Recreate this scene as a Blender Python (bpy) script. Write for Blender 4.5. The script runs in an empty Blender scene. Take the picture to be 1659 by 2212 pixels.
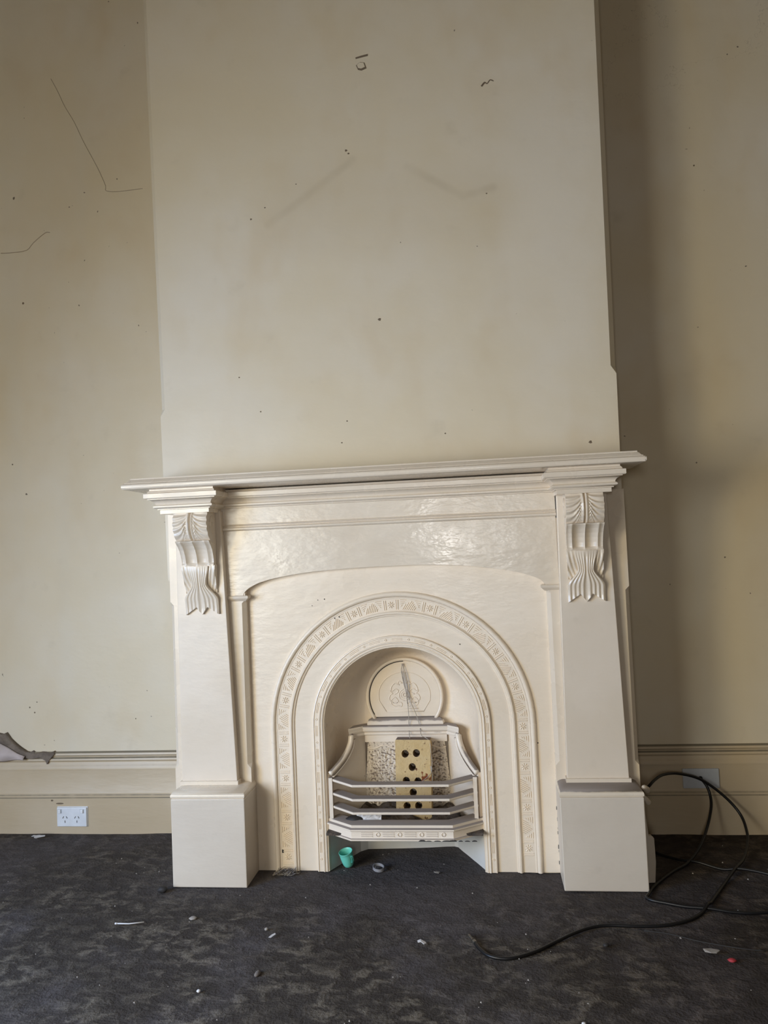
import bpy, bmesh, math, random
from mathutils import Vector, Matrix, noise

S = bpy.context.scene
COL = S.collection
random.seed(7)

# ------------------------------------------------------------------ camera
CAM = Vector((0.2891, -2.5258, 1.0294))
yaw, pitch, roll = math.radians(6.991), math.radians(2.608), math.radians(-2.476)
cd = bpy.data.cameras.new('camera')
cam = bpy.data.objects.new('camera', cd)
COL.objects.link(cam)
fw = Vector((-math.sin(yaw) * math.cos(pitch), math.cos(yaw) * math.cos(pitch), math.sin(pitch)))
rt = fw.cross(Vector((0, 0, 1))).normalized()
up = rt.cross(fw)
r2 = rt * math.cos(roll) + up * math.sin(roll)
u2 = -rt * math.sin(roll) + up * math.cos(roll)
cam.matrix_world = Matrix(((r2.x, u2.x, -fw.x, CAM.x), (r2.y, u2.y, -fw.y, CAM.y), (r2.z, u2.z, -fw.z, CAM.z), (0, 0, 0, 1)))
cd.sensor_fit = 'VERTICAL'
cd.sensor_height = 34.6
cd.lens = 34.6 * 1691.59 / 2212
cd.clip_start = 0.02
S.camera = cam

# ------------------------------------------------------------------ sky, windows' daylight, exposure
ROOM = dict(x0=-2.1, x1=2.0, y0=-3.5, y1=0.348, h=3.7)
w = bpy.data.worlds.new('sky')
S.world = w
w.use_nodes = True
bg = w.node_tree.nodes['Background']
bg.inputs[0].default_value = (0.80, 0.90, 1.0, 1)
bg.inputs[1].default_value = 0.3
# windows: wall, from, to (along the wall), sill, head; daylight colour, power, downward tilt
WIN = [('left', -2.30, -1.30, 0.30, 1.50, (0.38, 0.65, 1.15), 54, 30),
       ('front', -1.95, -1.25, 0.40, 1.80, (1.0, 0.98, 0.88), 34, 26),
       ('left', -3.20, -2.45, 0.30, 1.60, (1.0, 0.87, 0.60), 72, 28),
       ('front', 0.03, 0.23, 0.95, 1.30, (1.0, 0.98, 0.95), 11, 0)]
for i, (wl, a, b, c, d, col, pw, tilt) in enumerate(WIN):
    L = bpy.data.lights.new('window_daylight', 'AREA')
    L.shape = 'RECTANGLE'
    L.size = b - a
    L.size_y = d - c
    L.color = col
    L.energy = pw
    o = bpy.data.objects.new('window_daylight', L)
    COL.objects.link(o)
    if wl == 'front':
        o.location = ((a + b) / 2, ROOM['y0'] + 0.04, (c + d) / 2)
        o.rotation_euler = (math.radians(90 - tilt), 0, 0)
    else:
        o.location = (ROOM['x0'] + 0.04, (a + b) / 2, (c + d) / 2)
        o.rotation_euler = (math.radians(90 - tilt), 0, math.radians(-90))
vs = S.view_settings
vs.view_transform = 'Standard'
vs.look = 'None'
vs.gamma = 1
vs.use_curve_mapping = False
vs.exposure = 0.12
S.cycles.diffuse_bounces = 6
S.cycles.max_bounces = 10
S.cycles.caustics_reflective = False
S.cycles.caustics_refractive = False
S.cycles.sample_clamp_indirect = 8

# ------------------------------------------------------------------ material helpers
class NT:
    def __init__(s, name):
        s.m = bpy.data.materials.new(name)
        s.m.use_nodes = True
        s.t = s.m.node_tree
        s.b = s.t.nodes['Principled BSDF']
        s.geo = None

    def n(s, t, **k):
        o = s.t.nodes.new(t)
        for a, v in k.items():
            setattr(o, a, v)
        return o

    def l(s, a, b):
        s.t.links.new(a, b)

    def pos(s):
        if s.geo is None:
            s.geo = s.n('ShaderNodeNewGeometry')
        return s.geo.outputs['Position']

    def nrm(s):
        s.pos()
        return s.geo.outputs['Normal']

    def val(s, sock, v):
        if hasattr(v, 'is_linked') or isinstance(v, bpy.types.NodeSocket):
            s.l(v, sock)
        else:
            sock.default_value = v

    def math(s, op, a, b=0.0, clamp=False):
        o = s.n('ShaderNodeMath', operation=op, use_clamp=clamp)
        s.val(o.inputs[0], a)
        s.val(o.inputs[1], b)
        return o.outputs[0]

    def vmath(s, op, a, b):
        o = s.n('ShaderNodeVectorMath', operation=op)
        s.val(o.inputs[0], a)
        s.val(o.inputs[1], b)
        return o.outputs[1] if op in ('LENGTH', 'DOT_PRODUCT', 'DISTANCE') else o.outputs[0]

    def noise(s, scale, detail=3, rough=0.55, vec=None, stretch=None, dist=0.0):
        o = s.n('ShaderNodeTexNoise')
        o.inputs['Scale'].default_value = scale
        o.inputs['Detail'].default_value = detail
        o.inputs['Roughness'].default_value = rough
        o.inputs['Distortion'].default_value = dist
        v = vec or s.pos()
        if stretch:
            v = s.vmath('MULTIPLY', v, stretch)
        s.l(v, o.inputs['Vector'])
        return o.outputs[0]

    def ramp(s, f, a, b, lo=0.0, hi=1.0):
        o = s.n('ShaderNodeMapRange')
        o.clamp = True
        o.interpolation_type = 'SMOOTHSTEP'
        s.val(o.inputs[0], f)
        s.val(o.inputs[1], a)
        s.val(o.inputs[2], b)
        s.val(o.inputs[3], lo)
        s.val(o.inputs[4], hi)
        return o.outputs[0]

    def mix(s, f, a, b):
        o = s.n('ShaderNodeMix', data_type='RGBA')
        s.val(o.inputs[0], f)
        for k, v in ((6, a), (7, b)):
            if isinstance(v, tuple):
                o.inputs[k].default_value = (*v, 1) if len(v) == 3 else v
            else:
                s.l(v, o.inputs[k])
        return o.outputs[2]

    def bump(s, h, strength=0.3, dist=0.01, nrm=None):
        o = s.n('ShaderNodeBump')
        o.inputs['Strength'].default_value = strength
        o.inputs['Distance'].default_value = dist
        s.l(h, o.inputs['Height'])
        if nrm:
            s.l(nrm, o.inputs['Normal'])
        s.l(o.outputs[0], s.b.inputs['Normal'])
        return o.outputs[0]

    def color(s, c):
        s.val(s.b.inputs['Base Color'], (*c, 1) if isinstance(c, tuple) else c)

    def rough(s, v):
        s.val(s.b.inputs['Roughness'], v)

    def spec(s, v):
        s.b.inputs['Specular IOR Level'].default_value = v

    def sep(s):
        o = s.n('ShaderNodeSeparateXYZ')
        s.l(s.pos(), o.inputs[0])
        return o.outputs

    def segment(s, a, b):
        """distance in the XZ plane from the surface point to the segment a-b"""
        p = s.vmath('MULTIPLY', s.pos(), (1, 0, 1))
        A, B = Vector((a[0], 0, a[1])), Vector((b[0], 0, b[1]))
        pa = s.vmath('SUBTRACT', p, tuple(A))
        ba = B - A
        h = s.math('MULTIPLY', s.vmath('DOT_PRODUCT', pa, tuple(ba)), 1 / ba.length_squared, clamp=True)
        sc = s.n('ShaderNodeVectorMath', operation='SCALE')
        sc.inputs[0].default_value = tuple(ba)
        s.l(h, sc.inputs['Scale'])
        return s.vmath('LENGTH', s.vmath('SUBTRACT', pa, sc.outputs[0]), (0, 0, 0))


def dusty(t, base, dustc=(0.25, 0.215, 0.195), lo=0.55, hi=0.8, amount=1.0):
    """grey dust that has settled on surfaces facing up"""
    z = t.n('ShaderNodeSeparateXYZ')
    t.l(t.nrm(), z.inputs[0])
    nz = t.math('ADD', z.outputs[2], t.math('MULTIPLY', t.math('SUBTRACT', t.noise(28, 4), 0.5), 0.5))
    f = t.ramp(nz, lo, hi, 0, amount)
    return t.mix(f, base, dustc), f


def chips(t, base, scale, thr, c=(0.03, 0.022, 0.018)):
    f = t.ramp(t.noise(scale, 2, 0.5), thr, thr + 0.015)
    return t.mix(f, base, c)


def mat_gloss(name, c1, c2, rough=0.26, dust=0.0, bump=0.12, chip=0.0, dlo=0.55):
    t = NT(name)
    c = t.mix(t.ramp(t.noise(3.2, 4), 0.35, 0.7), c1, c2)
    c = t.mix(t.ramp(t.noise(26, 5), 0.55, 0.8, 0, 0.16), c, tuple(x * 0.72 for x in c1))
    if chip:
        c = chips(t, c, 38, chip)
    if dust:
        c, f = dusty(t, c, lo=dlo, hi=dlo + 0.22, amount=dust)
        t.rough(t.math('ADD', t.math('MULTIPLY', f, 0.6), t.ramp(t.noise(9, 3), 0.3, 0.7, rough - 0.05, rough + 0.08)))
    else:
        t.rough(t.ramp(t.noise(9, 3), 0.3, 0.7, rough - 0.05, rough + 0.08))
    t.color(c)
    t.spec(0.5)
    h = t.math('ADD', t.noise(16, 3, stretch=(1, 1, 2.4)), t.math('MULTIPLY', t.noise(90, 3), 0.12))
    t.bump(h, bump, 0.02)
    return t.m


PAINT = mat_gloss('cream_gloss_paint', (0.67, 0.58, 0.465), (0.71, 0.63, 0.52), 0.25, dust=0.6, bump=0.03, dlo=1.03)
TORUSD = mat_gloss('dusty_gloss_paint', (0.66, 0.57, 0.45), (0.70, 0.62, 0.51), 0.25, dust=0.9, bump=0.03, dlo=0.62)
SHAFT = mat_gloss('cream_shaft_paint', (0.66, 0.575, 0.465), (0.70, 0.62, 0.52), 0.34, bump=0.04)
PAINT_FLAT = mat_gloss('cream_panel_paint', (0.67, 0.58, 0.46), (0.71, 0.63, 0.52), 0.23, bump=0.10, chip=0.0)
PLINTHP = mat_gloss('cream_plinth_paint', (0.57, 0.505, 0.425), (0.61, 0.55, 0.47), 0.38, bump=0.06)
IRON = mat_gloss('cream_painted_iron', (0.77, 0.665, 0.53), (0.81, 0.715, 0.59), 0.30, bump=0.08)
IRON_D = mat_gloss('dusty_painted_iron', (0.75, 0.66, 0.55), (0.79, 0.71, 0.61), 0.32, dust=0.95, bump=0.08)
PITP = mat_gloss('pale_ash_pit_paint', (0.60, 0.595, 0.56), (0.65, 0.645, 0.615), 0.6, bump=0.05)


def mat_wall(name, breast):
    t = NT(name)
    x, y, z = t.sep()
    base = t.mix(t.ramp(t.noise(1.1, 4, 0.6), 0.35, 0.68), (0.66, 0.58, 0.43), (0.695, 0.638, 0.535))
    base = t.mix(t.ramp(t.noise(2.3, 3, 0.6, stretch=(1.5, 1, 0.9)), 0.48, 0.76, 0, 0.48), base, (0.60, 0.49, 0.325))
    base = t.mix(t.ramp(t.noise(9, 4), 0.6, 0.85, 0, 0.25), base, (0.42, 0.36, 0.26))
    if breast:
        lines = [((-.37, 2.131), (-.207, 2.234)), ((-.207, 2.234), (-.077, 2.323)), ((.106, 2.28), (.284, 2.165)), ((.284, 2.165), (.382, 2.183))]
        d = None
        for a, b in lines:
            q = t.segment(a, b)
            d = q if d is None else t.math('MINIMUM', d, q)
        f = t.math('MULTIPLY', t.ramp(d, 0.002, 0.022, 1, 0), t.ramp(t.noise(7, 3), 0.3, 0.6, 0.05, 0.24))
        base = t.mix(f, base, (0.36, 0.30, 0.21))
        # yellowed band where something hung below the old marks
        bx = t.ramp(t.segment((-.25, 2.17), (.3, 2.12)), 0.05, 0.22, 0.25, 0)
        base = t.mix(bx, base, (0.55, 0.46, 0.31))
    else:
        # faint run marks down the recess wall
        s = t.ramp(t.noise(5.5, 2, 0.5, stretch=(1.0, 1, 0.05)), 0.45, 0.7, 0, 0.3)
        base = t.mix(s, base, (0.63, 0.60, 0.52))
        cr = t.ramp(t.math('ABSOLUTE', t.math('SUBTRACT', t.noise(2.6, 5, 0.7), 0.5)), 0.0, 0.0025, 1, 0)
        base = t.mix(t.math('MULTIPLY', cr, t.ramp(t.noise(0.9, 2), 0.55, 0.65, 0, 0.4)), base, (0.33, 0.28, 0.2))
    sp = t.ramp(t.noise(45, 1, 0.4), 0.80, 0.83)
    base = t.mix(sp, base, (0.16, 0.13, 0.10))
    t.color(base)
    t.rough(t.ramp(t.noise(4, 3), 0.3, 0.7, 0.42, 0.55))
    t.spec(0.35)
    h = t.math('ADD', t.noise(5, 4, stretch=(1, 1, 1.6)), t.math('MULTIPLY', t.noise(60, 3), 0.06))
    t.bump(h, 0.10, 0.03)
    return t.m


WALL = mat_wall('recess_wall_paint', False)
BREAST = mat_wall('breast_wall_paint', True)


def mat_skirt():
    t = NT('skirting_paint')
    c = t.mix(t.ramp(t.noise(2.5, 4), 0.35, 0.7), (0.48, 0.39, 0.265), (0.54, 0.455, 0.335))
    c, f = dusty(t, c, (0.15, 0.14, 0.11), 0.35, 0.8, 0.8)
    t.color(c)
    t.rough(0.42)
    t.bump(t.noise(14, 3, stretch=(.5, 1, 2)), 0.08, 0.02)
    return t.m


SKIRT = mat_skirt()


def mat_floor():
    t = NT('dirty_carpet')
    x, y, z = t.sep()
    big = t.ramp(t.noise(1.7, 4, 0.65), 0.46, 0.62)
    mid = t.ramp(t.noise(5.5, 3, 0.6, dist=0.3), 0.40, 0.64)
    mot = t.ramp(t.noise(23, 5, 0.62, stretch=(0.9, 1.05, 1.0), dist=0.35), 0.44, 0.62)
    fine = t.ramp(t.noise(85, 4, 0.65), 0.25, 0.75)
    mm_ = t.math('MULTIPLY', mot, t.ramp(mid, 0, 1, 0.35, 1.0))
    a = t.mix(mm_, (0.050, 0.043, 0.038), (0.165, 0.145, 0.118))      # bare worn pile
    b = t.mix(mm_, (0.082, 0.074, 0.076), (0.134, 0.122, 0.123))      # grey lint and dust
    c = t.mix(big, a, b)
    # thicker dust against the hearth
    dy = t.math('MULTIPLY', t.ramp(y, -0.34, -0.08), t.ramp(t.math('ABSOLUTE', x), 0.5, 1.0, 1, 0.25))
    c = t.mix(t.math('MULTIPLY', dy, 0.85), c, (0.092, 0.083, 0.084))
    c = t.mix(t.ramp(x, 0.15, 1.0, 0, 0.62), c, t.mix(mm_, (0.024, 0.016, 0.010), (0.078, 0.056, 0.037)))      # browner pile to the right, with that side's shade partly painted in
    c = t.mix(t.ramp(fine, 0, 1, 0.0, 0.35), c, (0.040, 0.035, 0.033))
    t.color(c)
    t.rough(0.95)
    t.spec(0.12)
    h = t.math('ADD', t.math('MULTIPLY', t.noise(23, 5, 0.62, stretch=(0.9, 1.05, 1.0), dist=0.35), 1.0), t.math('MULTIPLY', t.noise(150, 3), 0.35))
    t.bump(h, 0.45, 0.02)
    return t.m


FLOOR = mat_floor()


def plain(name, c, rough=0.5, metal=0.0, spec=0.5, nz=0.0, nscale=30, c2=None):
    t = NT(name)
    if c2:
        t.color(t.mix(t.ramp(t.noise(nscale, 4), 0.35, 0.65), c, c2))
    else:
        t.color(t.mix(t.ramp(t.noise(nscale, 3), 0.3, 0.75, 0, 0.35), c, tuple(q * 0.75 for q in c)))
    t.rough(rough)
    t.b.inputs['Metallic'].default_value = metal
    t.spec(spec)
    if nz:
        t.bump(t.noise(nscale * 3, 3), nz, 0.01)
    return t.m


WHITE = plain('white_plastic', (0.72, 0.76, 0.82), 0.35)
SWITCH = plain('switch_plastic', (0.80, 0.83, 0.88), 0.3)
DARK = plain('dark_slot', (0.012, 0.011, 0.01), 0.7)
GREYPLATE = plain('grey_white_plate', (0.50, 0.53, 0.57), 0.4)
BLACK = plain('black_rubber', (0.006, 0.006, 0.007), 0.42, spec=0.4)
METAL = plain('worn_steel', (0.20, 0.19, 0.17), 0.35, metal=0.9)
TEAL = plain('teal_plastic', (0.16, 0.62, 0.50), 0.4)
TEAL_D = plain('teal_handle_plastic', (0.10, 0.46, 0.38), 0.45)
TWINE = plain('grey_twine', (0.42, 0.38, 0.33), 0.9, c2=(0.26, 0.22, 0.18), nscale=60)
PAPER = plain('white_paper', (0.62, 0.62, 0.64), 0.8)
PEBBLE = plain('pale_stone', (0.30, 0.275, 0.25), 0.8)
GREYRING = plain('grey_plastic', (0.26, 0.26, 0.28), 0.5)
SOIL = plain('ash_soil', (0.10, 0.078, 0.062), 0.95, c2=(0.05, 0.04, 0.034), nscale=40, nz=0.6)
DARKBIT = plain('dark_scrap', (0.02, 0.018, 0.018), 0.7)
RED = plain('red_scrap', (0.35, 0.03, 0.04), 0.6)
PLASTER = plain('bare_plaster', (0.20, 0.165, 0.135), 0.95, c2=(0.13, 0.105, 0.085), nscale=25, nz=0.5)
LILAC = plain('peeled_lining_paper', (0.50, 0.44, 0.44), 0.8, c2=(0.42, 0.36, 0.34), nscale=9)
TUFT = plain('lint_tuft', (0.11, 0.10, 0.105), 0.95, c2=(0.2, 0.17, 0.13), nscale=80)
CRACK = plain('crack_brown', (0.17, 0.13, 0.09), 0.9)  # dark brown of cracks, slits, nail holes and chips
HAIRLINE = plain('hairline_crack', (0.36, 0.30, 0.22), 0.9)
WOODF = plain('window_paint', (0.6, 0.56, 0.48), 0.5)
CEILM = plain('ceiling_paint', (0.27, 0.22, 0.15), 0.8)  # unseen ceiling, darkened to cut bounced light
DARKWALL = plain('unseen_dark_wall', (0.16, 0.12, 0.075), 0.9)  # invented dark brown finish on unseen walls, cuts bounced light
EARTH = plain('garden_ground', (0.17, 0.14, 0.09), 0.95, c2=(0.12, 0.12, 0.06), nscale=1.5)


def mat_brick():
    t = NT('cream_brick_clay')
    c = t.mix(t.ramp(t.noise(14, 4), 0.3, 0.7), (0.56, 0.40, 0.19), (0.61, 0.47, 0.26))
    c = t.mix(t.ramp(t.noise(60, 4, 0.6), 0.62, 0.68), c, (0.13, 0.06, 0.03))
    c = t.mix(t.ramp(t.noise(24, 3, 0.6), 0.66, 0.71), c, (0.22, 0.07, 0.03))
    c, f = dusty(t, c, (0.20, 0.16, 0.14), 0.35, 0.6, 0.95)
    t.color(c)
    t.rough(0.9)
    t.spec(0.2)
    t.bump(t.noise(120, 4), 0.4, 0.008)
    return t.m


BRICK = mat_brick()


def mat_fireback():
    t = NT('sooty_fireback_paint')
    z = t.n('ShaderNodeSeparateXYZ')
    t.l(t.nrm(), z.inputs[0])
    f = t.ramp(t.math('ADD', z.outputs[2], t.math('MULTIPLY', t.math('SUBTRACT', t.noise(150, 4), 0.5), 2.2)), 0.05, 0.40)
    c = t.mix(f, (0.66, 0.58, 0.48), (0.22, 0.175, 0.14))
    t.color(c)
    t.rough(t.ramp(f, 0, 1, 0.28, 0.9))
    return t.m


FIREBACK = mat_fireback()

# ------------------------------------------------------------------ object helpers
ORG = {}


def link(name, me, mat, parent=None, org=None, smooth=False):
    o = bpy.data.objects.new(name, me)
    COL.objects.link(o)
    if mat:
        me.materials.append(mat)
    if parent is not None:
        po = ORG[parent.name]
        me.transform(Matrix.Translation(-po))
        o.parent = parent
        ORG[o.name] = po
    else:
        org = Vector(org or (0, 0, 0))
        me.transform(Matrix.Translation(-org))
        o.location = org
        ORG[o.name] = org
    if smooth:
        for p in me.polygons:
            p.use_smooth = True
    return o


def mesh(verts, faces):
    me = bpy.data.meshes.new('m')
    me.from_pydata([tuple(v) for v in verts], [], faces)
    bm = bmesh.new()
    bm.from_mesh(me)
    bmesh.ops.recalc_face_normals(bm, faces=bm.faces)
    bm.to_mesh(me)
    bm.free()
    me.update()
    return me


def thing(name, label, cat, loc, group=None):
    o = bpy.data.objects.new(name, None)
    COL.objects.link(o)
    o.empty_display_size = 0.05
    o.location = loc
    ORG[o.name] = Vector(loc)
    return tag(o, label, cat, group)


def tag(o, label, cat, group=None):
    o['label'] = label
    o['category'] = cat
    if group:
        o['group'] = group
    return o


def struct(o):
    o['kind'] = 'structure'
    return o


def auto(o, ang=35):
    """smooth shading with creases at sharp edges"""
    me = o.data
    for p in me.polygons:
        p.use_smooth = True
    bm = bmesh.new()
    bm.from_mesh(me)
    for e in bm.edges:
        if len(e.link_faces) == 2 and e.calc_face_angle(0) > math.radians(ang):
            e.smooth = False
    bm.to_mesh(me)
    bm.free()
    return o


def bevel(o, w=0.002, seg=2):
    m = o.modifiers.new('edge', 'BEVEL')
    m.width = w
    m.segments = seg
    m.limit_method = 'ANGLE'
    m.angle_limit = math.radians(40)
    return o


class MB:
    """collects pieces of one part"""
    def __init__(s):
        s.v, s.f = [], []

    def add(s, v, f):
        n = len(s.v)
        s.v += [Vector(q) for q in v]
        s.f += [tuple(i + n for i in q) for q in f]
        return s

    def box(s, x0, x1, y0, y1, z0, z1):
        v = [(x0, y0, z0), (x1, y0, z0), (x1, y1, z0), (x0, y1, z0), (x0, y0, z1), (x1, y0, z1), (x1, y1, z1), (x0, y1, z1)]
        return s.add(v, [(0, 1, 2, 3), (4, 7, 6, 5), (0, 4, 5, 1), (1, 5, 6, 2), (2, 6, 7, 3), (3, 7, 4, 0)])

    def tube(s, pts, r, n=8, cap=True):
        pts = [Vector(p) for p in pts]
        rr = r if isinstance(r, (list, tuple)) else [r] * len(pts)
        t0 = (pts[1] - pts[0]).normalized()
        a = Vector((0, 0, 1)) if abs(t0.z) < 0.9 else Vector((0, 1, 0))
        nv = t0.cross(a).normalized()
        v, f = [], []
        for i, p in enumerate(pts):
            t = (pts[min(i + 1, len(pts) - 1)] - pts[max(i - 1, 0)]).normalized()
            nv = (nv - t * nv.dot(t)).normalized()
            b = t.cross(nv)
            for k in range(n):
                q = 2 * math.pi * k / n
                v.append(p + (nv * math.cos(q) + b * math.sin(q)) * rr[i])
        for i in range(len(pts) - 1):
            for k in range(n):
                k2 = (k + 1) % n
                f.append((i * n + k, i * n + k2, (i + 1) * n + k2, (i + 1) * n + k))
        if cap:
            f.append(tuple(range(n)))
            f.append(tuple((len(pts) - 1) * n + k for k in range(n)))
        return s.add(v, f)

    def loft(s, rings, close_ring=True, caps=True):
        n = len(rings[0])
        v = [p for r in rings for p in r]
        f = []
        for i in range(len(rings) - 1):
            for k in range(n if close_ring else n - 1):
                k2 = (k + 1) % n
                f.append((i * n + k, i * n + k2, (i + 1) * n + k2, (i + 1) * n + k))
        if caps and close_ring:
            f.append(tuple(range(n)))
            f.append(tuple((len(rings) - 1) * n + k for k in range(n)))
        return s.add(v, f)

    def build(s, name, mat, parent=None, org=None, smooth=False):
        return link(name, mesh(s.v, s.f), mat, parent, org, smooth)


def plate(outlines, y_front, y_back, name, mat, parent=None, org=None, axis='Y'):
    """flat board with holes: outlines are closed (x, z) loops, the first the outer one"""
    cu = bpy.data.curves.new('c', 'CURVE')
    cu.dimensions = '2D'
    cu.fill_mode = 'BOTH'
    cu.extrude = abs(y_back - y_front) / 2
    for ol in outlines:
        sp = cu.splines.new('POLY')
        sp.points.add(len(ol) - 1)
        for p, q in zip(sp.points, ol):
            p.co = (q[0], q[1], 0, 1)
        sp.use_cyclic_u = True
    tmp = bpy.data.objects.new('tmp', cu)
    me = bpy.data.meshes.new_from_object(tmp)
    bpy.data.objects.remove(tmp)
    bpy.data.curves.remove(cu)
    ym = (y_front + y_back) / 2
    for v in me.vertices:
        x, z, h = v.co
        v.co = (x, ym + h, z) if axis == 'Y' else (ym + h, x, z)
    bm = bmesh.new()
    bm.from_mesh(me)
    bmesh.ops.remove_doubles(bm, verts=bm.verts, dist=1e-6)
    bmesh.ops.recalc_face_normals(bm, faces=bm.faces)
    bm.to_mesh(me)
    bm.free()
    return link(name, me, mat, parent, org)


def spline(pts, n=8):
    """Catmull-Rom through the points"""
    P = [Vector(p) for p in pts]
    P = [P[0] * 2 - P[1]] + P + [P[-1] * 2 - P[-2]]
    out = []
    for i in range(1, len(P) - 2):
        a, b, c, d = P[i - 1:i + 3]
        for k in range(n):
            t = k / n
            out.append(0.5 * ((2 * b) + (c - a) * t + (2 * a - 5 * b + 4 * c - d) * t * t + (3 * b - a - 3 * c + d) * t ** 3))
    out.append(P[-2])
    return out


def lerp(a, b, t):
    return a + (b - a) * t


# ------------------------------------------------------------------ the room
X0, X1, Y0, Y1, H = (ROOM[k] for k in ('x0', 'x1', 'y0', 'y1', 'h'))

# floor: a trodden carpet, uneven where it shows
nx, ny = 150, 110
xs = [lerp(X0 - .1, X1 + .1, i / nx) for i in range(nx + 1)]
ys = [Y0 - .1] + [lerp(-1.3, Y1 + .1, j / ny) for j in range(ny + 1)]
V, Fc = [], []
for yy in ys:
    for xx in xs:
        hz = 0.004 * (noise.noise((xx * 3, yy * 3, 0)) + 0.5 * noise.noise((xx * 11, yy * 14, 3.1))) - 0.002
        V.append((xx, yy, hz))
for j in range(len(ys) - 1):
    for i in range(nx):
        a = j * (nx + 1) + i
        Fc.append((a, a + 1, a + nx + 2, a + nx + 1))
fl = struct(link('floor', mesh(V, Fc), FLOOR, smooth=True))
if fl.data.polygons[0].normal.z < 0:
    fl.data.flip_normals()

struct(MB().box(X0 - .1, X1 + .1, Y1, Y1 + .12, -0.02, H).build('wall_back', WALL))
rect = lambda a, b, c, d: [(a, c), (b, c), (b, d), (a, d)]
struct(plate([rect(Y0 - .1, Y1 + .1, -.02, H)] + [rect(*q[1:5]) for q in WIN if q[0] == 'left'], X0 - .12, X0, 'wall_left', WALL, axis='X'))
struct(plate([rect(X0 - .1, X1 + .1, -.02, H)] + [rect(*q[1:5]) for q in WIN if q[0] == 'front'], Y0 - .12, Y0, 'wall_front', DARKWALL))
struct(MB().box(X1, X1 + .12, Y0 - .1, Y1 + .1, -0.02, H).build('wall_right', DARKWALL))
struct(MB().box(X0 - .1, X1 + .1, Y0 - .1, Y1 + .1, H, H + .1).build('ceiling', CEILM))
for i, q in enumerate(WIN):
    a, b, c, d = q[1:5]
    t = 0.04
    m = MB()
    def bar(u0, u1, z0, z1):
        if q[0] == 'front':
            m.box(u0, u1, Y0 - .10, Y0 + .02, z0, z1)
        else:
            m.box(X0 - .10, X0 + .02, u0, u1, z0, z1)
    bar(a - .06, a + t * .2, c - .06, d + .06)
    bar(b - t * .2, b + .06, c - .06, d + .06)
    bar(a + t * .2, b - t * .2, c - .06, c + t * .2)
    bar(a + t * .2, b - t * .2, d - t * .2, d + .06)
    struct(m.build('window_%d' % (i + 1), WOODF))
struct(MB().box(-60, 60, -120, 60, -.35, -.25).build('ground', EARTH))

# chimney breast: a wall with an opening for the grate; arrises chamfered above the stops
def brx(side, z):
    return lerp(-.766, -.792, (z - 1.3) / 1.6) if side < 0 else lerp(.735, .752, (z - 1.3) / 1.6)


OPEN = [(-.26, -.02)] + [(-.26, .46)] + [(.262 * math.cos(math.pi - a * math.pi / 24), .46 + .262 * math.sin(a * math.pi / 24)) for a in range(1, 24)] + [(.26, .46), (.26, -.02)]
C = 0.017
stopz = {-1: 1.505, 1: 1.548}
m = MB()
def breast_row(z, cf):
    l, r = brx(-1, z), brx(1, z)
    cl, cr_ = cf[-1], cf[1]
    return [(l, Y1, z), (l, cl, z), (l + cl, 0.0, z), (r - cr_, 0.0, z), (r, cr_, z), (r, Y1, z)]
rows = [(-.02, {-1: .0004, 1: .0004}), (stopz[-1], {-1: .0004, 1: .0004}), (stopz[-1] + .026, {-1: C, 1: .0004}), (stopz[1], {-1: C, 1: .0004}), (stopz[1] + .026, {-1: C, 1: C}), (H, {-1: C, 1: C})]
# lower storey is left out behind the mantelpiece opening: built as ring below, solid above
rings = [breast_row(z, c) for z, c in rows]
v, f = [], []
n = 6
low = 0.95
r0 = breast_row(low, rows[0][1])
rings2 = [r0] + rings[1:]
m.loft(rings2, close_ring=False, caps=False)
# piers either side of the opening and the side cheeks down to the floor
b0 = breast_row(-.02, rows[0][1])
br = m.build('wall_chimney', BREAST)
struct(br)
pl = plate([[(b0[1][0], -.02)] + OPEN + [(b0[4][0], -.02), (b0[4][0], low), (b0[1][0], low)]], 0.002, 0.03, 'lower_breast', BREAST, br)
MB().box(b0[1][0], b0[1][0] + .05, .03, Y1, -.02, low).build('side_pier', BREAST, br)
MB().box(b0[4][0] - .05, b0[4][0], .03, Y1, -.02, low).build('side_pier', BREAST, br)

# patches, chips and nail holes in the plaster of the breast
def chip(name, outline, y, mat, parent, th=.0015):
    return plate([outline], y - th, y + .001, name, mat, parent)
chip('plaster_slit', [(-.051, 2.670), (-.030, 2.674), (-.009, 2.677), (-.009, 2.671), (-.03, 2.668), (-.05, 2.665)], 0, CRACK, br)
def ringpts(cx, cz, pts): return [(cx + a, cz + b) for a, b in pts]
chip('plaster_patch', ringpts(-.032, 2.637, [(-.018, .006), (-.004, .016), (.011, .012), (.017, -.008), (.0, -.014), (-.012, -.010)]), 0, CRACK, br, .001)
chip('plaster_patch', ringpts(-.033, 2.639, [(-.014, .004), (-.004, .012), (.009, .009), (.013, -.005), (.0, -.009), (-.010, -.006)]), 0, BREAST, br, .0022)
mk = MB()
mk.tube(spline([(.361, .0, 2.523), (.372, 0, 2.534), (.380, 0, 2.530), (.390, 0, 2.541), (.401, 0, 2.536)], 4), [.003] * 5 + [.0018] * 12, 6)
mk.build('plaster_crack', CRACK, br)
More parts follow.
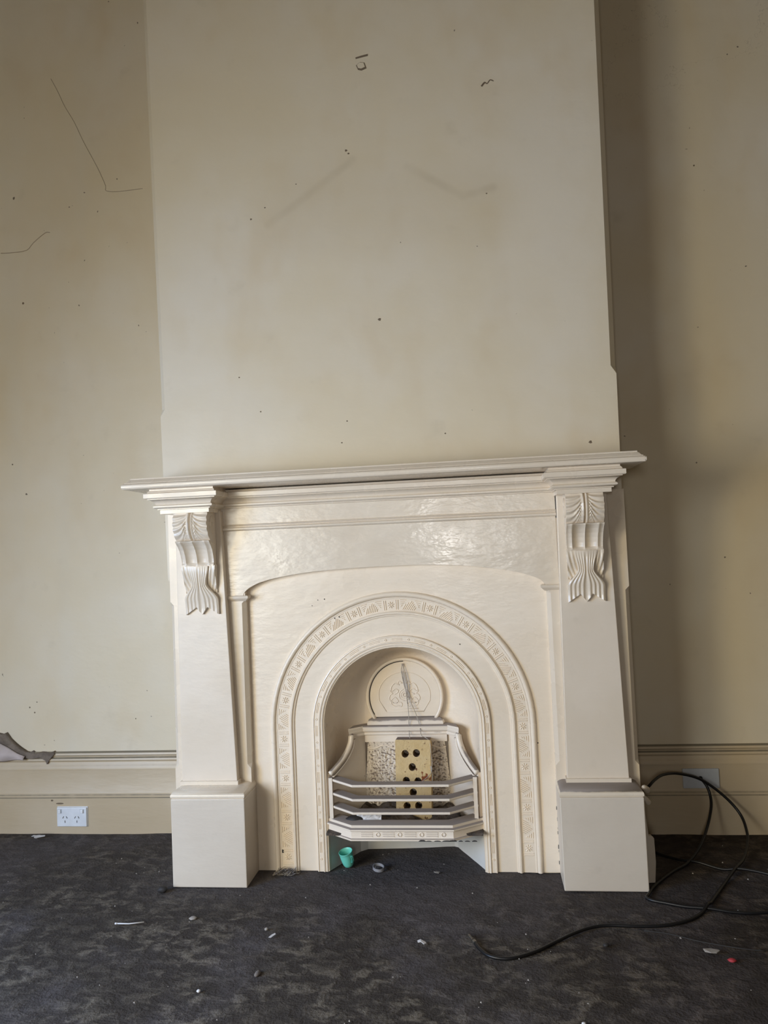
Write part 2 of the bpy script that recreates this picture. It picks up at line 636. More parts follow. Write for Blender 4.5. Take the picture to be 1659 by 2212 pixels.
for (x, z, r) in [(-.096, 2.357, .005), (-.088, 2.346, .004), (-.0076, 1.779, .006), (.646, 1.335, .006), (-.38, 2.19, .003), (-.43, 2.155, .004), (-.27, 2.26, .0025), (.36, 2.165, .003), (-.15, 1.38, .003), (-.13, 1.45, .003), (-.42, 1.5, .003), (.19, 1.39, .003), (-.49, 1.62, .003)]:
    k = random.random() * 3
    MB().loft([[(x + rr * math.cos(k + a * math.pi / 3) * (1.4 if a % 2 else .8), yy, z + rr * math.sin(k + a * math.pi / 3)) for a in range(6)] for rr, yy in ((r, .001), (r * .6, -.0012))]).build('nail_hole', CRACK, br)
wb = bpy.data.objects['wall_back']
mk = MB()
mk.tube(spline([(-1.33, Y1, 2.96), (-1.30, Y1, 2.90), (-1.274, Y1, 2.84), (-1.235, Y1, 2.77), (-1.20, Y1, 2.69), (-1.15, Y1, 2.59), (-1.13, Y1, 2.546), (-1.112, Y1, 2.50), (-1.11, Y1, 2.48), (-1.06, Y1, 2.472), (-.96, Y1, 2.474)], 3), .0013, 6)
mk.build('plaster_crack', HAIRLINE, wb)
mk = MB()
mk.tube(spline([(-1.56, Y1, 2.27), (-1.51, Y1, 2.268), (-1.45, Y1, 2.272), (-1.42, Y1, 2.30), (-1.37, Y1, 2.335), (-1.35, Y1, 2.335)], 3), .0016, 6)
mk.build('plaster_crack', HAIRLINE, wb)
for (x, z, r) in [(-.835, 1.585, .005), (-1.47, 2.06, .006), (1.11, 2.35, .004), (-1.53, 1.42, .004), (-1.45, .49, .003), (-1.48, .47, .004), (-1.46, .45, .004), (-1.05, .42, .003), (-.92, 2.98, .004)]:
    k = random.random() * 3
    MB().loft([[(x + rr * math.cos(k + a * math.pi / 3), yy, z + rr * math.sin(k + a * math.pi / 3)) for a in range(6)] for rr, yy in ((r, Y1 + .001), (r * .6, Y1 - .0012))]).build('nail_hole', CRACK, wb)

# skirting boards run along the recess and return on the side of the breast
prof = [(0, .300), (.008, .300), (.016, .296), (.018, .289), (.012, .284), (.012, .281), (.018, .276), (.020, .270), (.015, .264), (.015, .261), (.021, .250), (.024, .240), (.024, .236), (.019, .235), (.019, .153), (.021, .149), (.021, .143), (.024, .139), (.024, .133), (.027, .130), (.027, -.012), (0, -.012)]
def baseboard(name, xa, xb, sgn):
    r1 = [(xa, Y1 - e, z) for e, z in prof]
    r2_ = [(xb - sgn * e, Y1 - e, z) for e, z in prof]
    r3 = [(xb - sgn * e, .06, z) for e, z in prof]
    return struct(auto(MB().loft([r1, r2_, r3]).build(name, SKIRT), 30))
bl = baseboard('baseboard_left', X0, brx(-1, .2), 1)
brd = baseboard('baseboard_right', X1, brx(1, .2), -1)

# torn lining paper and bare plaster above the left skirting
tp = plate([[(-1.66, .30), (-1.66, .39), (-1.60, .3735), (-1.588, .371), (-1.573, .377), (-1.555, .352), (-1.535, .334), (-1.514, .318), (-1.49, .303), (-1.47, .299), (-1.466, .306), (-1.455, .297), (-1.43, .301), (-1.39, .299), (-1.379, .304), (-1.37, .296), (-1.38, .286), (-1.392, .272), (-1.40, .258), (-1.406, .272), (-1.43, .284), (-1.46, .279), (-1.49, .283), (-1.50, .295), (-1.56, .30)]], Y1 - .026, Y1 + .002, 'bare_plaster_patch', PLASTER, bpy.data.objects['wall_back'])
tp['label'] = 'crumbling bare plaster along the top of the skirting'
V, Fc = [], []
nu, nv_ = 16, 10
for j in range(nv_ + 1):
    t = j / nv_
    for i in range(nu + 1):
        s = i / nu
        x = lerp(-1.66, -1.486, s)
        kz = [(-1.66, .362), (-1.60, .347), (-1.555, .325), (-1.514, .300), (-1.48, .288)]
        ztop = next(lerp(b, d, (x - a) / (c - a)) for (a, b), (c, d) in zip(kz, kz[1:]) if x <= c)
        z = lerp(ztop, .276 + .004 * math.sin(s * 9), t)
        y = Y1 - .030 - .018 * math.sin(t * math.pi * .9) * (1 - s * .5) - .006 * math.sin(s * 11 + t * 4) * t
        V.append((x, y, z))
for j in range(nv_):
    for i in range(nu):
        a = j * (nu + 1) + i
        Fc.append((a, a + 1, a + nu + 2, a + nu + 1))
pf = link('torn_wallpaper', mesh(V, Fc), LILAC, org=(-1.56, Y1 - .03, .283), smooth=True)
sm = pf.modifiers.new('thick', 'SOLIDIFY')
sm.thickness = .0015
tag(pf, 'torn lilac-white sheet of wallpaper peeling away above the left skirting', 'wallpaper')

# ------------------------------------------------------------------ the mantelpiece
MP = thing('mantelpiece', 'cream gloss painted wooden mantelpiece with carved corbels and moulded shelf', 'mantelpiece', (0, -.05, 0))

def moulding_block(name, x0, x1, y0, yb, prof, mat, parent):
    """rectangular block with a profile (projection, z) mitred round three sides"""
    rings = [[(x0 - e, yb, z), (x0 - e, y0 - e, z), (x1 + e, y0 - e, z), (x1 + e, yb, z)] for e, z in prof]
    return auto(MB().loft(rings).build(name, mat, parent), 28)

sh = [(-.016, 1.243), (-.006, 1.2438), (-.002, 1.2455), (0, 1.249), (.0005, 1.2535), (0, 1.258), (-.003, 1.2612), (-.007, 1.2625), (-.0075, 1.2650), (-.011, 1.2655), (-.0135, 1.2685), (-.0165, 1.2725), (-.0205, 1.2750), (-.021, 1.2790)]
moulding_block('mantel_shelf', -.8165, .7705, -.2105, 0.0, sh, PAINT, MP)
# chipped corner of the shelf
MB().loft([[(.767 + a * .7, -.207 + b, z) for a, b in ((0, -.004), (.006, 0), (.004, .006), (-.002, .005))] for z in (1.247, 1.256, 1.2595)]).build('paint_chip', DARKBIT, MP)

capp = [(0, 1.166), (0, 1.178), (.006, 1.179), (.006, 1.1815), (.012, 1.183), (.016, 1.1865), (.016, 1.190), (.0125, 1.1935), (.010, 1.1945), (.011, 1.199), (.015, 1.204), (.022, 1.2085), (.029, 1.2105), (.029, 1.2125), (.036, 1.2135), (.038, 1.2155), (.038, 1.2285), (.034, 1.230), (.030, 1.2305), (.0285, 1.234), (.026, 1.2375), (.024, 1.2385), (.024, 1.2432)]
moulding_block('capital', -.7150, -.5555, -.155, 0, capp, PAINT, MP)
moulding_block('capital', .5185, .6770, -.155, 0, capp, PAINT, MP)
# bed moulding between the capitals
bed = [(e, z + .0015) for e, z in capp[1:-2]]
r1 = [(-.575, -.040 - e * .9, z) for e, z in bed] + [(-.575, -.002, bed[-1][1]), (-.575, -.002, bed[0][1])]
r2_ = [(.54, y, z) for x, y, z in r1]
auto(MB().loft([r1, r2_]).build('bed_moulding', PAINT, MP), 28)

# frieze: upper board, bead, and the board cut to a depressed arch
MB().box(-.556, .524, -.036, -.001, 1.118, 1.185).build('frieze_board', PAINT_FLAT, MP)
bead = [(.0, 1.1265), (.006, 1.1255), (.0085, 1.123), (.006, 1.120), (.003, 1.1195), (.003, 1.1175), (.009, 1.1165), (.0125, 1.113), (.0125, 1.110), (.010, 1.1065), (.004, 1.105), (.0, 1.1045)]
r1 = [(-.555, -.035 - e, z) for e, z in bead] + [(-.555, -.003, 1.1045), (-.555, -.003, 1.1265)]
auto(MB().loft([r1, [(.523, y, z) for x, y, z in r1]]).build('frieze_bead', PAINT, MP), 28)
curve = [(-.4915, .8935), (-.4845, .9055), (-.4675, .9187), (-.4327, .934), (-.3702, .9482), (-.2591, .9619), (-.1223, .9685), (-.0082, .9705), (.0986, .9705), (.2055, .9650), (.3095, .9523), (.3865, .9376), (.4372, .9222), (.4623, .9110), (.4750, .9010), (.4800, .8935)]
cv = [(p.x, p.z) for p in spline([(a, 0, b) for a, b in curve], 5)]
ab = plate([[(-.5535, .8935)] + cv + [(.5215, .8935), (.5215, 1.110), (-.5535, 1.110)]], -.036, -.001, 'arched_board', PAINT_FLAT, MP)
bevel(ab, .004, 3)

# open joints beside the frieze
MB().box(-.5562, -.5538, -.0372, -.030, 1.098, 1.166).build('open_joint', DARKBIT, MP)
MB().box(.5222, .5246, -.0372, -.030, 1.100, 1.168).build('open_joint', DARKBIT, MP)

def side(sg):
    cxt, cxb = (-.6265, -.6135) if sg < 0 else (.6005, .6045)      # centre of the shaft at top and foot
    xin, xout = (-.4850, -.7405) if sg < 0 else (.4830, .7330)
    # backing board with stopped chamfers on both arrises
    def row(z, c):
        a, b = (xout, xin) if sg < 0 else (xin, xout)
        return [(a, -.001, z), (a, -.034 + c, z), (a + c, -.034, z), (b - c, -.034, z), (b, -.034 + c, z), (b, -.001, z)]
    e = .0003
    top = 1.18
    rows = [row(.0, e), row(.336, e), row(.350, .012), row(.868, .012), row(.880, e), row(top, e)]
    auto(MB().loft(rows).build('backing_board', PAINT, MP), 20)
    # small capping at the spring of the arch
    xa, xb = ((-.5475, -.4745) if sg < 0 else (.4665, .5225))
    cp = [(-.006, .8735), (-.001, .8755), (.003, .8795), (.008, .8835), (.0095, .8875), (.0095, .8905), (.006, .8935)]
    rings = []
    for q, z in cp:
        if sg < 0:
            rings.append([(xa, -.002, z), (xa, -.036 - q, z), (xb - .008 + q, -.036 - q, z), (xb - .008 + q, -.002, z)])
        else:
            rings.append([(xa + .008 - q, -.002, z), (xa + .008 - q, -.036 - q, z), (xb, -.036 - q, z), (xb, -.002, z)])
    auto(MB().loft(rings).build('impost_cap', PAINT, MP), 28)
    # tapering shaft slab
    hw_t, hw_b = .0755, .0915
    z0, z1 = .296, 1.172
    r = []
    for z in (z0, z1):
        t = (z - z0) / (z1 - z0)
        c_, h_ = lerp(cxb, cxt, t), lerp(hw_b, hw_t, t)
        r.append([(c_ - h_, -.03, z), (c_ - h_, -.066, z), (c_ + h_, -.066, z), (c_ + h_, -.03, z)])
    bevel(MB().loft(r).build('shaft', SHAFT, MP), .0018)
    # fillet at the foot of the shaft
    MB().box(cxb - .096, cxb + .096, -.074, -.03, .2945, .3065).build('foot_fillet', PAINT, MP)
    # plinth with its torus
    pa, pb = (-.7175, -.4790) if sg < 0 else (.4815, .7230)
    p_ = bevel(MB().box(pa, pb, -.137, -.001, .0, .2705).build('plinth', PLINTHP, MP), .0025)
    tor = [(-.004, .2705), (-.004, .2725), (.000, .2735), (.0015, .278), (.000, .283), (-.006, .2885), (-.018, .2925), (-.034, .2950), (-.06, .2955)]
    rings = [[(pa + (0.0 if k == 0 else -q * .55), -.003, z), (pa - q * .55, -.137 - q, z), (pb + q * .55, -.137 - q, z), (pb + q * .55, -.003, z)] for k, (q, z) in enumerate(tor)]
    auto(MB().loft(rings).build('torus_moulding', PAINT if sg < 0 else TORUSD, p_), 40)
    return cxt, cxb

for sg in (-1, 1):
    side(sg)

# carved corbels
def corbel(cx, cxb_, sg):
    ZT = 1.166
    HW = .0555
    YB = -.064
    # profile of projection in front of the shaft, t = distance below the top
    keys = [(0, .078), (.012, .086), (.03, .0915), (.05, .090), (.068, .083), (.080, .074), (.0865, .066), (.0885, .063), (.0890, .0775), (.0935, .077), (.0975, .072), (.105, .062), (.118, .050), (.132, .042), (.147, .037), (.160, .035), (.166, .0355), (.1685, .0345), (.1690, .020)]
    def prof_(t):
        for (a, b), (c, d) in zip(keys, keys[1:]):
            if t <= c:
                return lerp(b, d, (t - a) / (c - a) if c > a else 0)
        return keys[-1][1]
    ts = sorted(set([i * .1690 / 64 for i in range(65)] + [k[0] for k in keys]))
    NU = 48
    rows = []
    for t in ts:
        row = []
        xc = lerp(cx, cxb_, min(1, t / .33) * .35)
        for i in range(NU + 1):
            u = -1 + 2 * i / NU
            d = prof_(t)
            au = abs(u)
            if t < .0882:
                q = t / .0885
                ph = 5.0 * min(1.6, q / (1.02 - (1 - au) ** 2.4 + .06)) + .15
                rel = .0032 * math.cos(2 * math.pi * ph) * min(1, max(0, (au - .13) / .15)) * (0.45 + .55 * math.sin(math.pi * min(1, max(0, (q + .1)))))
                mid = .004 * math.exp(-((au - .10) / .055) ** 2) - .005 * math.exp(-(au / .035) ** 2)
                d += rel + mid - .010 * max(0, au - .75) ** 1.5
            elif t < .1675:
                env = min(1, (t - .0885) / .004) * min(1, max(.15, (.169 - t) / .010))
                if au < .70:
                    d -= .0105 * env * math.sin(math.pi * (au / .70)) ** .8 * (1 if t > .0935 else .75)
                elif au > .72:
                    d -= .0045 * env * math.sin(math.pi * (au - .72) / .40)
            row.append((xc + u * HW * (1 - .05 * min(1, max(0, (t - .09) / .08))), YB - max(d, .004), ZT - t))
        rows.append(row)
    m = MB()
    V = []
    n = NU + 1
    for r in rows:
        V += r
    nb = len(V)
    for r in rows:
        V.append((r[0][0], YB + .002, r[0][2]))
        V.append((r[-1][0], YB + .002, r[-1][2]))
    F_ = []
    R_ = len(rows)
    for j in range(R_ - 1):
        for i in range(NU):
            a = j * n + i
            F_.append((a, a + 1, a + n + 1, a + n))
        F_.append((j * n, (j + 1) * n, nb + 2 * (j + 1), nb + 2 * j))
        F_.append((j * n + NU, nb + 2 * j + 1, nb + 2 * (j + 1) + 1, (j + 1) * n + NU))
    F_.append(tuple(range(n)) + (nb + 1, nb))
    F_.append(tuple((R_ - 1) * n + i for i in range(n)) + (nb + 2 * R_ - 1, nb + 2 * R_ - 2))
    m.add(V, F_)
    body = auto(m.build('corbel', PAINT, MP), 60)
    # volute lines on both sides of the scroll
    for s in (-1, 1):
        pts = []
        for k in range(30):
            a = math.radians(-70 + k * 14)
            rr = .036 - .00085 * k
            pts.append((cx + s * (HW + .0006), YB - .040 - rr * .82 * math.sin(a + .4), ZT - .045 - rr * math.cos(a + .4) * -1))
        pts = [p for p in pts if p[1] < YB]
        MB().tube(pts, .0022, 6).build('volute', PAINT, body)
    # hanging acanthus leaf: side lobes and the fan
    def leaf(name, outline_w, t0, t1, endf, depth, relief, nu=44, nv=44):
        V, F_ = [], []
        nb_ = (nu + 1) * (nv + 1)
        for j in range(nv + 1):
            q = j / nv
            for i in range(nu + 1):
                u = -1 + 2 * i / nu
                t = t0 + (t1 + endf(u) - t0) * q
                qq = (t - t0) / (t1 - t0)
                wv = outline_w(qq)
                xc = lerp(cx, cxb_, t / .33 * .35)
                d = depth(qq, u) + relief(qq, u)
                V.append((xc + u * wv, YB - max(d, .003), ZT - t))
        V += [(a, YB + .002, c) for a, b, c in V]
        n = nu + 1
        for j in range(nv):
            for i in range(nu):
                a = j * n + i
                F_.append((a, a + 1, a + n + 1, a + n))
                F_.append((nb_ + a, nb_ + a + n, nb_ + a + n + 1, nb_ + a + 1))
        edge = [i for i in range(n)] + [j * n + nu for j in range(1, nv + 1)] + [nv * n + i for i in range(nu - 1, -1, -1)] + [j * n for j in range(nv - 1, 0, -1)]
        for a, b in zip(edge, edge[1:] + edge[:1]):
            F_.append((a, b, nb_ + b, nb_ + a))
        return auto(MB().add(V, F_).build(name, PAINT, body), 62)
    # lobes behind, to 0.262 below the top
    leaf('leaf_lobe', lambda q: .0555 - .003 * q, .167, .250, lambda u: .012 * abs(u) ** 2 - .006 + (.004 * math.sin(abs(u) * 9)),
         lambda q, u: .030 + .004 * math.sin(math.pi * min(1, q * 1.4)) - .020 * q ** 1.3,
         lambda q, u: .0022 * math.cos(2 * math.pi * (4.2 * (abs(u) + .35 * q * q))) * min(1, q * 3))
    # the fan in front
    def fan_w(q):
        if q < .40:
            k = q / .40
            return lerp(.034, .0235, k * k * (3 - 2 * k))
        k = min(1, (q - .40) / .36)
        return lerp(.0235, .0555, (k * k * (3 - 2 * k)) ** .9)
    def fan_end(u):
        au = abs(u)
        if au < .33:
            return .012 - .030 * (au / .33) * .8
        return -.012 + .0245 * (au - .33) / .67
    leaf('acanthus_fan', fan_w, .171, .315, fan_end,
         lambda q, u: .036 + .006 * math.sin(math.pi * min(1, q * 1.2)) - .026 * min(1, q * 1.05) + .010 * max(0, q - .75) + .003 * (1 - abs(u)),
         lambda q, u: .0017 * math.cos(2 * math.pi * (4.3 * abs(u) + .18)) * (.4 + .6 * q) * min(1, q * 5) - .0035 * math.exp(-(u / .05) ** 2) * min(1, q * 5), nu=60, nv=40)

corbel(-.6215, -.606, -1)
corbel(.5985, .6005, 1)

# split and hanging trim on the outer face of the right plinth
m = MB()
m.loft([[(.7245, -.075, z), (.7245, -.066, z), (x, -.058, z), (x + .001, -.072, z)] for z, x in ((.0, .752), (.06, .757), (.13, .7555), (.137, .748))])
m.build('side_batten', PLINTHP, MP)
m = MB()
m.loft([[(.7245, -.085, z), (.7245, -.070, z), (x, -.065, z), (x, -.080, z)] for z, x in ((.137, .740), (.19, .735), (.236, .731))])
m.build('side_fillet', PLINTHP, MP)
m = MB()
m.tube(spline([(.727, -.10, .287), (.734, -.09, .284), (.744, -.075, .272), (.748, -.065, .262)], 4), [.004, .006, .007, .008, .009, .009, .010, .010, .010, .009, .008, .006, .004], 8)
m.build('broken_moulding', PAINT, MP, smooth=True)
m = MB()
m.tube(spline([(.728, -.085, .262), (.736, -.08, .250), (.745, -.07, .236), (.748, -.066, .228)], 4), [.003, .004, .006, .006, .007, .008, .008, .009, .009, .009, .008, .006, .004], 8)
m.build('broken_moulding', PAINT, MP, smooth=True)

# ------------------------------------------------------------------ the cast iron insert
IN = thing('arched_fireplace_insert', 'cream painted cast iron arched fireplace insert with barred grate', 'fireplace', (0, 0, 0))
ZC = 0.46
def archpath(r, zb=0.0, n=40, nv=10, cx=0.004):
    pts = [(cx - r, lerp(zb, ZC, k / nv)) for k in range(nv)]
    pts += [(cx - r * math.cos(math.pi * k / n), ZC + r * math.sin(math.pi * k / n)) for k in range(n + 1)]
    pts += [(cx + r, lerp(ZC, zb, (k + 1) / nv)) for k in range(nv)]
    return pts

outer = [(-.5, 0), (-.5, .975), (.5, .975), (.5, 0)]
ip = archpath(.250)
fp = plate([[(-.488, 0)] + [(ip[0][0], 0)] + ip[1:-1] + [(ip[-1][0], 0), (.488, 0), (.488, .972), (-.488, .972)]], -.004, .002, 'front_plate', IRON, IN)

def arch_moulding(name, prof, mat, parent=IN):
    """prof: closed loop of (radius, y)"""
    P = [archpath(r) for r, y in prof]
    rings = [[(P[k][j][0], prof[k][1], P[k][j][1]) for k in range(len(prof))] for j in range(len(P[0]))]
    return auto(MB().loft(rings).build(name, mat, parent), 40)

def half_round(r0, r1, h, base=-.004, n=7):
    out = [(r0, base + .002)]
    for k in range(n + 1):
        a = math.pi * k / n
        out.append(((r0 + r1) / 2 - (r1 - r0) / 2 * math.cos(a), base - h * math.sin(a)))
    return out + [(r1, base + .002)]

arch_moulding('outer_bead', half_round(.409, .427, .011), IRON)
arch_moulding('band_edge', [(.4035, -.003), (.4035, -.0065), (.4055, -.0075), (.409, -.0075), (.409, -.003)], IRON)
arch_moulding('ornament_band', [(.3655, -.003), (.3655, -.0062), (.4035, -.0062), (.4035, -.003)], IRON)
arch_moulding('inner_band_moulding', [(.348, -.003), (.348, -.007), (.350, -.0085), (.3535, -.0085), (.356, -.0135), (.361, -.0135), (.3645, -.009), (.3655, -.009), (.3655, -.003)], IRON)
arch_moulding('opening_ring', [(.247, .010), (.247, -.004), (.2495, -.008), (.2525, -.008), (.254, -.012), (.2575, -.013), (.2605, -.011), (.2615, -.0135), (.263, -.0145), (.2665, -.0145), (.2675, -.011), (.2815, -.011), (.2825, -.0135), (.2855, -.0125), (.2875, -.003), (.2875, .010)], IRON)

RB = .3845
def onband(s, dr, y, r=RB):
    """s = distance along the band from the crown, dr = distance outward"""
    q = r * math.pi / 2
    if abs(s) <= q:
        a = s / r
        return Vector((.004 + (r + dr) * math.sin(a), y, ZC + (r + dr) * math.cos(a)))
    sg = 1 if s > 0 else -1
    return Vector((.004 + sg * (r + dr), y, ZC - (abs(s) - q)))

def ridge(m, s0, d0, s1, d1, w, h, r=RB, base=-.0060):
    """a raised line on the band with a triangular section"""
    n = 3
    L = math.hypot(s1 - s0, d1 - d0)
    px, pd = -(d1 - d0) / L * w, (s1 - s0) / L * w
    rings = []
    for k in range(n + 1):
        t = k / n
        s, d = lerp(s0, s1, t), lerp(d0, d1, t)
        rings.append([onband(s + px, d + pd, base, r), onband(s, d, base - h, r), onband(s - px, d - pd, base, r)])
    m.loft(rings)

SP = .1255
HB = .0155
for k in range(-9, 10):
    s0 = -.0150 + k * SP
    def ok(s): return abs(s) < RB * math.pi / 2 + ZC - .012
    if ok(abs(s0) + .014):
        m = MB()
        for a in range(8):
            q = a * math.pi / 4 + .2
            c, d = math.cos(q), math.sin(q)
            ridge(m, s0 + .003 * c, .003 * d, s0 + .0105 * c, .0105 * d, .0026, .0030)
        m.build('flower_motif', IRON, IN)
    if ok(abs(s0) + .026):
        for o_ in (-.0225, -.0165, .0165, .0225):
            m = MB()
            ridge(m, s0 + o_, -HB, s0 + o_, HB, .0018, .0026)
            m.build('divider_bar', IRON, IN)
    c0 = s0 + SP / 2
    if ok(abs(c0) + .034):
        m = MB()
        n_ = 7
        for i in range(n_):
            a = -.020 + i * .0062
            # strokes of the middle triangle lean one way
            l = max(0.12, 1 - abs(i - 2.2) / 5.5)
            ridge(m, c0 + a - .004, -HB, c0 + a - .004 + .016 * l, -HB + 2 * HB * l * .95, .0015, .0028)
        for s_ in (-1, 1):
            for i in range(4):
                ridge(m, c0 + s_ * (.033 - i * .0012), HB - i * .007, c0 + s_ * (.014 + i * .004), HB - i * .0055, .0013, .0024)
        m.build('hatched_motif', IRON, IN)
m = MB()
RR = .2745
q = RR * math.pi / 2
k = 0
s = -(q + .42)
while s < q + .42:
    if k % 2 == 0:
        rings = []
        for rr, yy in ((.0042, -.0105), (.0036, -.0128), (.0022, -.0128), (.0016, -.0112)):
            rings.append([onband(s + rr * math.cos(a * math.pi / 4), rr * math.sin(a * math.pi / 4), yy, RR) for a in range(8)])
        m.loft(rings)
    else:
        for dd in (-.0022, .0022):
            ridge(m, s - .017, dd, s + .017, dd, .0012, .0022, RR, -.0108)
    s += .037
    k += 1
m.build('ring_ornament', IRON, IN)['kind'] = 'stuff'

# specks where the paint has come off the iron
for (x, z, r) in [(.086, .858, .0032), (-.196, .807, .0022), (-.181, .811, .0022), (-.228, .870, .0022), (-.25, .868, .0015), (-.270, .850, .0015), (-.398, .062, .0055), (.434, .398, .002), (.205, .712, .002), (-.21, .74, .0018), (-.12, .30, .001)]:
    rr0 = math.hypot(x - .004, max(0, z - ZC))
    yy = -.0063 if .366 < rr0 < .4035 else -.0042
    m = MB()
    m.loft([[(x + r * k_ * math.cos(a * math.pi / 3) * (1.3 if a % 2 else .8), y_, z + r * k_ * 1.3 * math.sin(a * math.pi / 3)) for a in range(6)] for k_, y_ in ((1, yy + .001), (.8, yy - .0006))])
    m.build('paint_chip', DARKBIT, fp)
random.seed(5)
for sg, x in ((-1, -.4842), (1, .4822)):
    for k_ in range(9):
        z = random.uniform(.03, .20)
        r = random.uniform(.0015, .0035)
        MB().box(x - r * .7, x + r * .7, -.0052, -.003, z - r * 1.6, z + r * 1.6).build('paint_chip', DARKBIT, fp)

# concave niche behind the opening
NJ = 14
def innerpath(n=40, nv=10):
    r, zc = .129, .5215
    pts = [(-.004 - r, lerp(.13, zc, k / nv)) for k in range(nv)]
    pts += [(.004 - r * math.cos(math.pi * k / n), zc + r * math.sin(math.pi * k / n)) for k in range(n + 1)]
    pts += [(.004 + r, lerp(zc, .13, (k + 1) / nv)) for k in range(nv)]
    return pts
PO = archpath(.2485, .13)
PI_ = innerpath()
rings = []
DEP = .165
for k in range(NJ + 1):
    a = math.pi / 2 * k / NJ
    t = (1 - math.cos(a)) ** .9
    rings.append([(lerp(p[0], q_[0], t), .002 + DEP * math.sin(a), lerp(p[1], q_[1], t)) for p, q_ in zip(PO, PI_)])
ni = MB().loft(rings, close_ring=False).build('niche', IRON, IN, smooth=True)
MB().box(-.14, .148, .1665, .172, .12, .66).build('niche_back', IRON, IN)

# register flap with its rim and cast emblem
RG = (.004, .5215)
def horseshoe(r, zb, n=36):
    a0 = math.asin(max(-1, min(1, (zb - RG[1]) / r)))
    pts = []
    for k in range(n + 1):
        a = lerp(a0, math.pi - a0, k / n)
        pts.append((RG[0] + r * math.cos(a), RG[1] + r * math.sin(a)))
    return pts
rf = plate([horseshoe(.1205, .4545)], .146, .160, 'register_flap', IRON, IN)
bevel(rf, .0015)
m = MB()
m.tube([(x, .1465, z) for x, z in horseshoe(.1265, .448, 48)], .0062, 8)
m.build('register_rim', IRON, IN, smooth=True)
m = MB()
hs = [(RG[0] + .088 * math.cos(math.radians(a)), .1455, RG[1] + .005 + .078 * math.sin(math.radians(a))) for a in range(-15, 196, 6)]
m.tube([(.066, .1455, .470)] + hs + [(-.058, .1455, .470)], .0013, 6)
m.tube([(-.060, .1455, .4715), (.068, .1455, .4715)], .0016, 6)
m.tube([(-.045, .1455, .4815), (.050, .1455, .4815)], .0010, 6)
def curl(pts, r=.0017):
    for s_ in (-1, 1):
        m.tube(spline([(.004 + s_ * x, .1455, z) for x, z in pts], 4), r, 6)
curl([(.006, .567), (.016, .574), (.021, .566), (.016, .561)])
curl([(.021, .563), (.030, .568), (.040, .560), (.045, .549), (.041, .541), (.032, .548), (.024, .546), (.020, .540), (.026, .534), (.034, .530)])
curl([(.045, .549), (.047, .540), (.040, .533), (.048, .528), (.052, .517), (.048, .508), (.040, .516), (.032, .520), (.026, .514), (.022, .506), (.030, .500), (.040, .503), (.047, .508)])
curl([(.047, .508), (.044, .496), (.034, .490), (.022, .492), (.012, .489), (.012, .502), (.040, .502)])
curl([(.0, .548), (.012, .541), (.018, .528), (.014, .514), (.0, .508)], .0015)
curl([(.0, .540), (.008, .536), (.012, .527), (.008, .518), (.0, .515)], .0012)
for a in range(10):
    q_ = a * math.pi / 5
    m.tube([(.004 + .003 * math.cos(q_), .1455, .5275 + .003 * math.sin(q_)), (.004 + .008 * math.cos(q_), .1455, .5275 + .008 * math.sin(q_))], .0013, 5)
m.build('emblem', IRON, rf, smooth=True)
# dark joint round the flap
jt = [(x, .1452, z) for x, z in horseshoe(.1197, .4540, 48)]
MB().tube(jt[24:48], .0013, 6).build('dark_joint', DARKBIT, rf)

# ledge, cornice and its returns
def swept(name, plan, prof, mat, parent, z0):
    """prof (out, z) swept along an open plan polyline [(x, y, nx, ny)] where n points outward"""
    rings = [[(x + nx * e, y + ny * e, z0 + z) for e, z in prof] for x, y, nx, ny in plan]
    return auto(MB().loft(rings).build(name, mat, parent), 28)
led = [(-.03, 0), (.0, 0), (.001, .004), (-.001, .010), (-.006, .016), (-.016, .021), (-.03, .023)]
swept('ledge', [(-.128, .15, -1, -.3), (-.124, .128, -.6, -1), (.132, .128, .6, -1), (.136, .15, 1, -.3)], led, IRON_D, IN, .430)
cor = [(-.03, .0), (.0, .0), (.003, .003), (.003, .006), (.001, .009), (.005, .012), (.010, .016), (.011, .021), (.010, .023), (.013, .024), (.014, .030), (.010, .033), (-.03, .035)]
swept('cornice', [(-.178, .088, -.25, -1), (-.134, .126, -.38, -1), (.142, .126, .38, -1), (.182, .088, .25, -1)], cor, IRON_D, IN, .398)
# fireback with cast vermiculated ground
nu, nv_ = 130, 110
V, Fc = [], []
for j in range(nv_ + 1):
    t = j / nv_
    for i in range(nu + 1):
        s = i / nu
        x = lerp(lerp(-.1265, .1345, s), lerp(-.146, .156, s), t)
        z = lerp(.376, .150, t)
        edge = min(1, min(s, 1 - s) * 14, t * 14)
        # scalloped border: the plain frame dips into the rough ground
        sc_ = .10 + .035 * abs(math.sin(s * math.pi * 3.5))
        g = 1 if t > sc_ else 0
        y = .138 + g * edge * (.003 + .0050 * noise.noise((x * 150, z * 150, 1.7)) + .003 * noise.noise((x * 290, z * 290, 5)))
        V.append((x, y, z))
for j in range(nv_):
    for i in range(nu):
        a = j * (nu + 1) + i
        Fc.append((a, a + 1, a + nu + 2, a + nu + 1))
link('fireback', mesh(V, Fc), FIREBACK, IN, smooth=True)
m = MB()
m.tube([(-.128 + .266 * k / 60, .137, .356 - .006 * math.sin(k / 60 * math.pi * 7)) for k in range(61)], .0022, 6)
m.build('scalloped_border', IRON, IN, smooth=True)
MB().box(-.135, .143, .131, .16, .374, .399).build('lintel_strip', IRON_D, IN)

